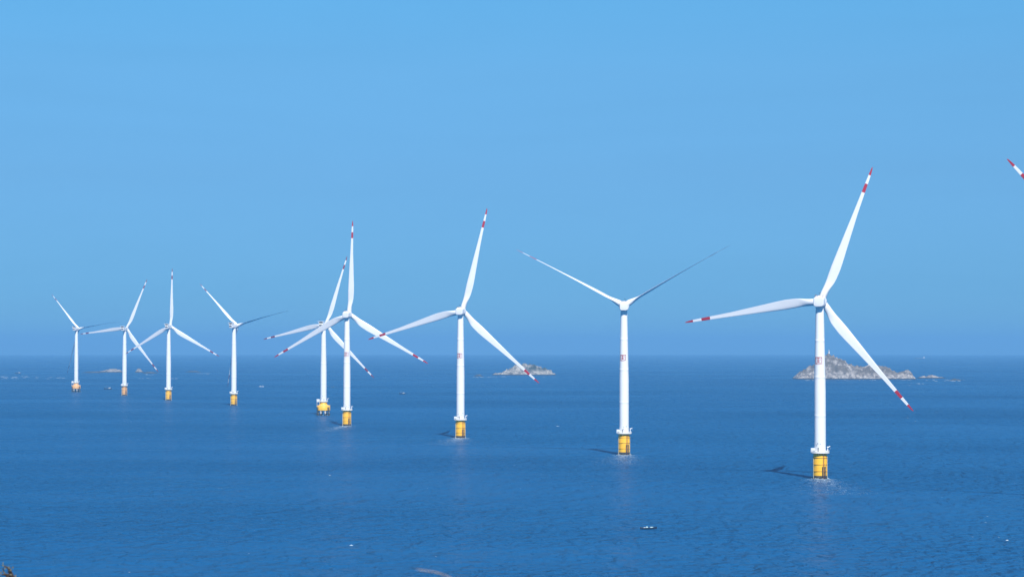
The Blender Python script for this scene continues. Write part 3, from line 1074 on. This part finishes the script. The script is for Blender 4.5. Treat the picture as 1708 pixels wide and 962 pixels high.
rs = random.Random(5)
sx, sy = at_near(12, 962, 9.5).x, 9.5
root = empty('bare_shrub', (sx, sy, headland_z(sx, sy) - .05))
tag(root, 'leafless dark twiggy shrub tip at the bottom left corner', 'shrub')


def twig(bm, lv, p, d, L_, r_, depth):
    pts = [p]
    for i in range(4):
        d = (d + Vector((rs.uniform(-.18, .18), rs.uniform(-.18, .18), rs.uniform(-.02, .12)))).normalized()
        pts.append(pts[-1] + d * L_ / 4)
    path(bm, pts, r_, r_ * .62, 5)
    if depth == 0:
        for q in pts[1:]:
            if rs.random() < .75:
                a = rs.uniform(0, 6.28)
                u_ = Vector((math.cos(a), math.sin(a), rs.uniform(-.3, .5))).normalized()
                v_ = u_.cross(Vector((0, 0, 1))).normalized() * .006
                l_ = rs.uniform(.012, .026)
                lv.faces.new([lv.verts.new(q), lv.verts.new(q + u_ * l_ * .5 + v_), lv.verts.new(q + u_ * l_ + Vector((0, 0, -.004))), lv.verts.new(q + u_ * l_ * .5 - v_)])
        return
    for k in range(3):
        dd = (d + Vector((rs.uniform(-.6, .6), rs.uniform(-.6, .6), rs.uniform(-.1, .3)))).normalized()
        twig(bm, lv, pts[rs.choice((2, 3, 4))], dd, L_ * rs.uniform(.5, .7), r_ * .62, depth - 1)


frame_z = at_near(12, 985, 9.5).z - root.location.z
bm, lv = B(), B()
for k in range(8):
    twig(bm, lv, Vector((rs.uniform(-.05, .05), rs.uniform(-.05, .05), 0)), Vector((rs.uniform(-.28, .12), rs.uniform(-.2, .2), 1)).normalized(), .55, .013, 3)
zmax = max(v.co.z for v in bm.verts)
s_ = frame_z / zmax
for b_ in (bm, lv):
    for v in b_.verts: v.co.z *= s_
for pts_ in (((40, 1050), (26, 985), (20, 960), (12, 945), (7, 943.5)), ((36, 1050), (22, 990), (13, 964), (5, 950)), ((40, 1050), (30, 990), (23, 962), (17, 948)),
             ((20, 960), (10, 957), (3, 958)), ((13, 964), (16, 954), (15, 947)), ((22, 1050), (6, 985), (-2, 962), (-6, 948))):
    ws = [at_near(px_, py_, 9.5) - root.location for px_, py_ in pts_]
    if pts_[0][1] > 1040:
        ws = [Vector((ws[0].x * .4, 0, .1))] + ws
    path(bm, ws, .0055, .0026, 5)
    for a_, b_ in zip(ws[-4:], ws[-3:]):
        for k in range(3):
            q = a_.lerp(b_, rs.random()) + Vector((rs.uniform(-.012, .012), rs.uniform(-.02, .02), rs.uniform(-.012, .012)))
            a = rs.uniform(0, 6.28); l_ = rs.uniform(.006, .013)
            u_ = Vector((math.cos(a), rs.uniform(-.4, .4), math.sin(a))).normalized() * l_
            v_ = Vector((-u_.z, 0, u_.x)) * .3
            lv.faces.new([lv.verts.new(q), lv.verts.new(q + u_ * .5 + v_), lv.verts.new(q + u_), lv.verts.new(q + u_ * .5 - v_)])
obj('twigs', bm, M['twig'], root)
obj('leaves', lv, M['leaf'], root, smooth=False)


def grass_tuft(px, py, d, px2, py2, label, seed):
    """tall dry grass: arching stem with a feathery plume, its tip seen at (px, py)"""
    r2 = random.Random(seed)
    tip, sh = at_near(px, py, d), at_near(px2, py2, d)
    base = Vector((sh.x + .12, d, headland_z(sh.x, d) - .03))
    root = empty('dry_grass_tuft', base)
    tag(root, label, 'grass tuft')
    bm, pl = B(), B()
    S, T = sh - base, tip - base
    pts = []
    for i in range(10):
        t_ = i / 9
        pts.append((1 - t_) ** 2 * Vector((0, 0, 0)) + 2 * (1 - t_) * t_ * Vector((S.x + .03, 0, S.z * .6)) + t_ ** 2 * S)
    for i in range(1, 9):
        t_ = i / 8
        pts.append(S + (T - S) * t_ + Vector((0, 0, .004 * math.sin(PI * t_))))
    path(bm, pts, .0011, .0005, 6)
    for i in range(9, 18):
        for k in range(3 if i < 12 else 1):
            q = pts[i]
            a = r2.uniform(0, 6.28)
            dv = (pts[i] - pts[i - 1]).normalized() * r2.uniform(.004, .009) + Vector((math.cos(a), math.sin(a), math.sin(a * 2) * .5)) * r2.uniform(.001, .002)
            path(pl, [q, q + dv], .0007, .0003, 4)
    for k in range(14):
        a = r2.uniform(0, 6.28); l_ = r2.uniform(.4, .8)
        p = [Vector((math.cos(a), math.sin(a), 0)) * (.02 + .25 * (i / 6) ** 1.6) + Vector((0, 0, l_ * (i / 6) * (1 - .25 * i / 6))) for i in range(7)]
        path(bm, p, .004, .0006, 4)
    obj('stem', bm, M['straw'], root)
    obj('plume', pl, M['straw'], root)


grass_tuft(702, 950, 3.6, 764, 970, 'blurred straw coloured grass plume at the bottom centre edge', 4)
